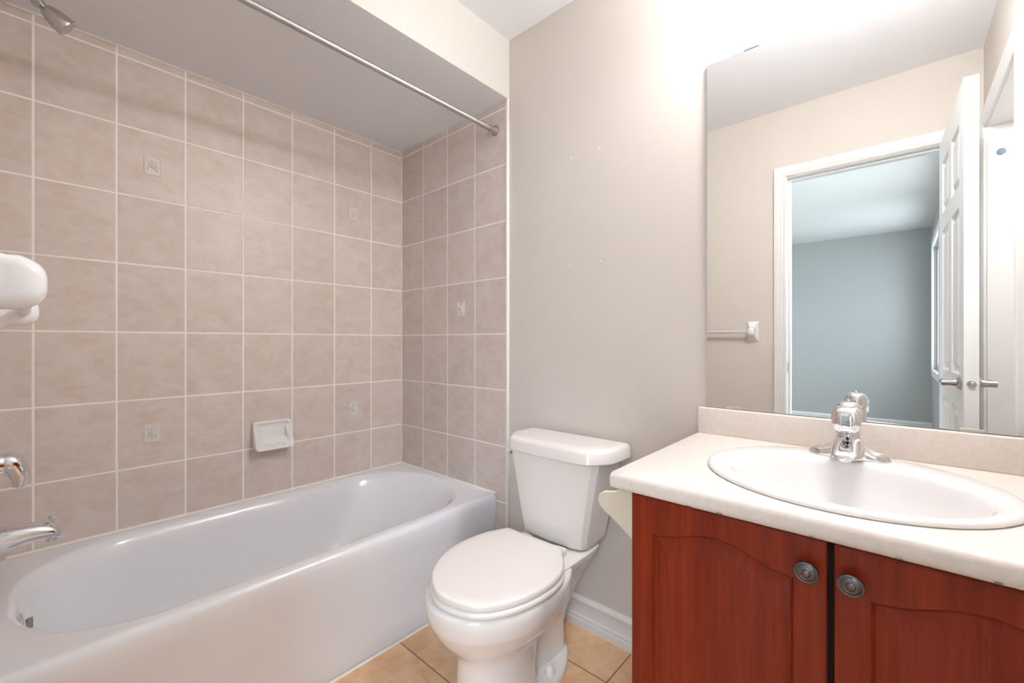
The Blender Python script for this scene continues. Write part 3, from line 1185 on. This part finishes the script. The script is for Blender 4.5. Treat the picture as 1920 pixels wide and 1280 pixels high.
FX, FY = XR - 0.002, -0.582
rings = [at_z(hole, CZ - 0.036), at_z(rect_ring(CX0 + 0.004, FX, FY + 0.005, -0.001), CZ - 0.036), at_z(rect_ring(CX0 + 0.001, FX, FY + 0.001, -0.001), CZ - 0.033), at_z(rect_ring(CX0, FX, FY, -0.001), CZ - 0.026),
         at_z(rect_ring(CX0, FX, FY, -0.001), CZ - 0.012), at_z(rect_ring(CX0 + 0.001, FX, FY + 0.003, -0.001), CZ - 0.005), at_z(rect_ring(CX0 + 0.002, FX, FY + 0.008, -0.001), CZ - 0.001),
         at_z(rect_ring(CX0 + 0.004, FX, FY + 0.014, -0.001), CZ), at_z(hole, CZ), at_z(hole, CZ - 0.036)]
loft(bm, rings, cap0=False, cap1=False)
bmesh.ops.remove_doubles(bm, verts=bm.verts, dist=1e-5)
obj('worktop', bm, M_counter, ct, angle=50)
bm = BM(); box(bm, CX0 - 0.002 + 0.002, FX, -0.021, -0.001, CZ - 0.001, 0.903, 0.0045, 3)
obj('backsplash', bm, M_counter, ct)
random.seed(2)
for k in range(5):       # chips along the lower front edge
    x = 1.80 + 0.11 * k + random.uniform(-.03, .03)
    bm = BM()
    box(bm, x, x + random.uniform(0.004, 0.012), FY - 0.0004, FY + 0.002, CZ - 0.0345, CZ - 0.0345 + random.uniform(0.0015, 0.004), 0.0004, 1)
    obj('edge_chip', bm, M_dirt, ct)

# basin
sk = thing('sink', (SX, SY, CZ), 'oval white drop-in sink in the laminate countertop', 'sink')
bm = BM()
BX, BYc = 2.060, -0.345


def e(a, b, z, cx=SX, cy=SY):
    return at_z(ell(cx, cy, a, b, 72), z)


loft(bm, [e(SA - 0.020, SB - 0.020, CZ + 0.001), e(SA - 0.002, SB - 0.002, CZ + 0.0005), e(SA, SB, CZ + 0.003), e(SA - 0.001, SB - 0.001, CZ + 0.007), e(SA - 0.005, SB - 0.005, CZ + 0.0105),
          e(SA - 0.011, SB - 0.011, CZ + 0.0120),
          e(0.226, 0.192, CZ + 0.0120, 2.057, -0.333), e(0.212, 0.181, CZ + 0.0115, BX, BYc + 0.003), e(0.205, 0.175, CZ + 0.008, BX, BYc), e(0.200, 0.170, CZ - 0.002, BX, BYc), e(0.196, 0.166, CZ - 0.014, BX, BYc),
          e(0.188, 0.157, CZ - 0.038, BX, BYc), e(0.174, 0.143, CZ - 0.070, BX, BYc), e(0.150, 0.122, CZ - 0.103, BX, BYc), e(0.112, 0.092, CZ - 0.126, BX, BYc), e(0.065, 0.055, CZ - 0.137, BX, BYc), e(0.026, 0.026, CZ - 0.140, BX, BYc)],
     cap0=False, cap1=True)
obj('basin', bm, M_sink, sk, angle=70)
bm = BM(); lathe(bm, [(0.023, 0), (0.023, 0.002), (0.017, 0.0035), (0.015, 0.001), (0, 0.001)], (BX, BYc, CZ - 0.1395), (0, 0, 1), 24)
obj('drain', bm, M_chrome, sk)

# faucet
FXc, FYc = 2.050, -0.128
FZ = CZ + 0.0124
fc = thing('faucet', (FXc, FYc, FZ), 'chrome single-handle faucet with flared base behind the oval sink', 'faucet')


def sect(y, z0, z1, hw0, hw1, p=3.0, n=32):
    """Upright section of the faucet: half width hw0 at the bottom, hw1 at the top."""
    out = []
    for j in range(n):
        q = 2 * PI * j / n
        c, s_ = math.cos(q), math.sin(q)
        u = math.copysign(abs(c) ** (2 / p), c)
        w = math.copysign(abs(s_) ** (2 / p), s_)
        t = (w + 1) / 2
        out.append((FXc + u * (hw0 + (hw1 - hw0) * t), y, z0 + (z1 - z0) * t))
    return out


bm = BM()
secs = []
for k in range(31):
    t = -1 + 2 * k / 30
    x = FXc + 0.0785 * t
    a = abs(t)
    h = 0.006 + 0.030 * max(0, 1 - (a / 0.62)) ** 1.3 + 0.017 * (1 - a ** 5)
    wy = max(0.026 * (1 - a ** 3.2) ** 0.5, 0.0025)
    secs.append([(x, FYc + wy * math.copysign(abs(math.cos(q)) ** 0.8, math.cos(q)), FZ + h * max(0, math.sin(q)) ** 0.75) for q in [PI * j / 16 for j in range(17)]])
loft(bm, secs)
obj('base_plate', bm, M_chrome, fc, angle=60)
bm = BM()
loft(bm, [sect(-0.100, FZ + 0.002, FZ + 0.046, 0.026, 0.020), sect(-0.120, FZ, FZ + 0.052, 0.034, 0.026), sect(-0.145, FZ, FZ + 0.054, 0.036, 0.027), sect(-0.165, FZ + 0.001, FZ + 0.050, 0.036, 0.026),
          sect(-0.185, FZ + 0.005, FZ + 0.042, 0.034, 0.025), sect(-0.205, FZ + 0.009, FZ + 0.033, 0.031, 0.023), sect(-0.222, FZ + 0.011, FZ + 0.025, 0.027, 0.021), sect(-0.231, FZ + 0.013, FZ + 0.019, 0.019, 0.016)])
lathe(bm, [(0.0115, 0), (0.0115, 0.008), (0.009, 0.009)], (FXc, -0.212, FZ + 0.014), (0, 0, -1), 20)
obj('spout', bm, M_chrome, fc, angle=60)
bm = BM()
COLY = -0.132
lathe(bm, [(0.0245, 0.0), (0.0245, 0.030), (0.0245, 0.086), (0.0238, 0.088), (0.0225, 0.0885), (0.0225, 0.092)], (FXc, COLY, FZ), (0, 0, 1), 36)
obj('valve_body', bm, M_chrome, fc, angle=40)
bm = BM()
lathe(bm, [(0.0225, 0.0925), (0.0260, 0.093), (0.0265, 0.100), (0.0262, 0.112), (0.0245, 0.121), (0.0200, 0.128), (0.0120, 0.1325), (0.0, 0.134)], (FXc, COLY, FZ), (0, 0, 1), 36)


def grip(y, zc, wx, hz, p=2.7):
    return [(FXc + wx * math.copysign(abs(math.cos(q)) ** (2 / p), math.cos(q)), y, FZ + zc + hz * math.copysign(abs(math.sin(q)) ** (2 / p), math.sin(q))) for q in [2 * PI * j / 32 for j in range(32)]]


loft(bm, [grip(-0.135, 0.108, 0.022, 0.016), grip(-0.152, 0.104, 0.0265, 0.022), grip(-0.166, 0.098, 0.0285, 0.028), grip(-0.178, 0.094, 0.0285, 0.030), grip(-0.187, 0.091, 0.0255, 0.0275), grip(-0.192, 0.089, 0.018, 0.020), grip(-0.1935, 0.088, 0.008, 0.009)])
box(bm, FXc - 0.004, FXc + 0.004, COLY - 0.003, COLY + 0.003, FZ + 0.132, FZ + 0.137, 0.001, 1)
obj('handle', bm, M_chrome, fc, angle=60)
# the small dark u-shaped mark on the sloping face of the spout
bm = BM()
def _mk(dx, y):
    t = (-0.165 - y) / 0.057
    return (FXc + dx, y, FZ + 0.0505 - 0.025 * t)
tube(bm, [_mk(-0.0030, -0.178), _mk(-0.0030, -0.192), _mk(0.0030, -0.192), _mk(0.0030, -0.178)], 0.0009, 8)
obj('spout_mark', bm, M_dark, fc)

# mirror
MX0, MZ0, MZ1 = 1.686, 0.9045, 1.9875
mr = thing('wall_mirror', ((MX0 + XR) / 2, -0.003, MZ0), 'large frameless wall mirror above the vanity countertop', 'mirror')
bm = BM(); box(bm, MX0, XR - 0.003, -0.0068, -0.0012, MZ0, MZ1)
obj('mirror_back', bm, M_mirror_edge, mr, smooth=False)
bm = BM(); box(bm, MX0 + 0.0012, XR - 0.0042, -0.0073, -0.0068, MZ0 + 0.0012, MZ1 - 0.0012)
obj('mirror_glass', bm, M_mirror, mr, smooth=False)
for x, z, s in ((1.814, MZ1, 1), (2.25, MZ1, 1), (1.765, MZ0, -1), (2.265, MZ0, -1)):
    bm = BM()
    w = 0.020
    if s > 0:
        box(bm, x - w, x + w, -0.0095, -0.0002, z - 0.0035, z + 0.003, 0.0008, 1)
    else:
        box(bm, x - w, x + w, -0.0100, -0.0074, z - 0.001, z + 0.007, 0.0008, 1)
    obj('mirror_clip', bm, M_clip if s < 0 else M_grey, mr)

# vanity light above the mirror
vl = thing('vanity_light', (2.03, -0.03, 2.19), 'chrome bar light with lit round bulbs above the mirror', 'wall light')
bm = BM(); box(bm, 1.85, 2.37, -0.032, -0.0005, 2.145, 2.255, 0.006)
obj('back_plate', bm, M_chrome, vl)
for x in (1.94, 2.11, 2.28):
    bm = BM(); lathe(bm, [(0.026, 0), (0.026, 0.045), (0.018, 0.062)], (x, -0.032, 2.2), (0, -1, 0), 24)
    sock = obj('lamp_socket', bm, M_chrome, vl)
    bm = BM(); bmesh.ops.create_uvsphere(bm, u_segments=24, v_segments=14, radius=0.042, matrix=Matrix.Translation((x, -0.132, 2.2)))
    obj('bulb', bm, M_bulb, sock)

# ------------------------------------------------------------------ toilet paper holder on the vanity's side
tp = thing('paper_holder', (1.70, -0.39, 0.66), 'cream plastic paper roll holder on the side of the vanity cabinet', 'paper holder')
prof = [(1.7035, 0.757), (1.66, 0.752), (1.600, 0.726), (1.583, 0.716), (1.566, 0.711), (1.548, 0.708), (1.535, 0.698), (1.530, 0.682), (1.536, 0.667), (1.550, 0.655), (1.575, 0.641), (1.61, 0.617), (1.66, 0.580), (1.7035, 0.552)]
for y in (-0.412, -0.285):
    bm = BM(); prism(bm, prof, 'xz', y, y + 0.013)
    obj('bracket_arm', bm, M_cream, tp, angle=30, bev=0.003)
bm = BM(); box(bm, 1.699, 1.7035, -0.399, -0.285, 0.565, 0.745, 0.001)
obj('back_plate', bm, M_cream, tp)

# ------------------------------------------------------------------ towel bar on the wall behind the photographer
tb = thing('towel_bar', (1.17, YF, 1.173), 'white ceramic towel bar on the wall facing the mirror', 'towel bar')
BZ, BY_ = 1.170, -1.450
bm = BM(); tube(bm, [(0.872, BY_, BZ), (1.478, BY_, BZ)], 0.0095, 20)
obj('bar', bm, M_bar, tb)
for x in (0.868, 1.483):
    bm = BM()

    def pr(wx, wz, y, r, zc=1.172):
        return [(p[0], y, p[1]) for p in rrect(x - wx, x + wx, zc - wz, zc + wz, r, 6)]
    loft(bm, [pr(0.0315, 0.061, YF, 0.005), pr(0.0315, 0.061, YF + 0.004, 0.006), pr(0.029, 0.058, YF + 0.009, 0.006), pr(0.020, 0.038, YF + 0.026, 0.008), pr(0.0165, 0.028, YF + 0.036, 0.010, 1.171),
              pr(0.0175, 0.027, YF + 0.048, 0.013, 1.170), pr(0.0185, 0.0275, YF + 0.056, 0.015, 1.170), pr(0.0180, 0.0245, YF + 0.063, 0.016, 1.170), pr(0.0160, 0.0205, YF + 0.069, 0.014, 1.170), pr(0.0120, 0.0150, YF + 0.073, 0.011, 1.170), pr(0.006, 0.008, YF + 0.0750, 0.005, 1.170)])
    obj('post', bm, M_ceramic, tb, angle=60)

# ------------------------------------------------------------------ small marks on the back wall
anchors = [(1.292, 1.847, 'upper right', 0.006), (1.166, 1.844, 'upper left', 0.005), (1.153, 1.419, 'lower left', 0.005), (1.299, 1.416, 'lower right', 0.004)]
for x, z, where, s in anchors:
    bm = BM()
    tube(bm, [(x - s * 0.6, -0.0003, z + s * 0.8), (x, -0.0012, z), (x + s * 0.6, -0.0003, z - s * 0.8)], [0.0008, 0.0022, 0.0012], 8)
    o = obj('wall_anchor', bm, M_caulk, origin=(x, 0, z))
    tag(o, 'small white screw plug in the grey wall above the toilet, %s of four' % where, 'wall plug', 'screw plugs in the wall above the toilet')
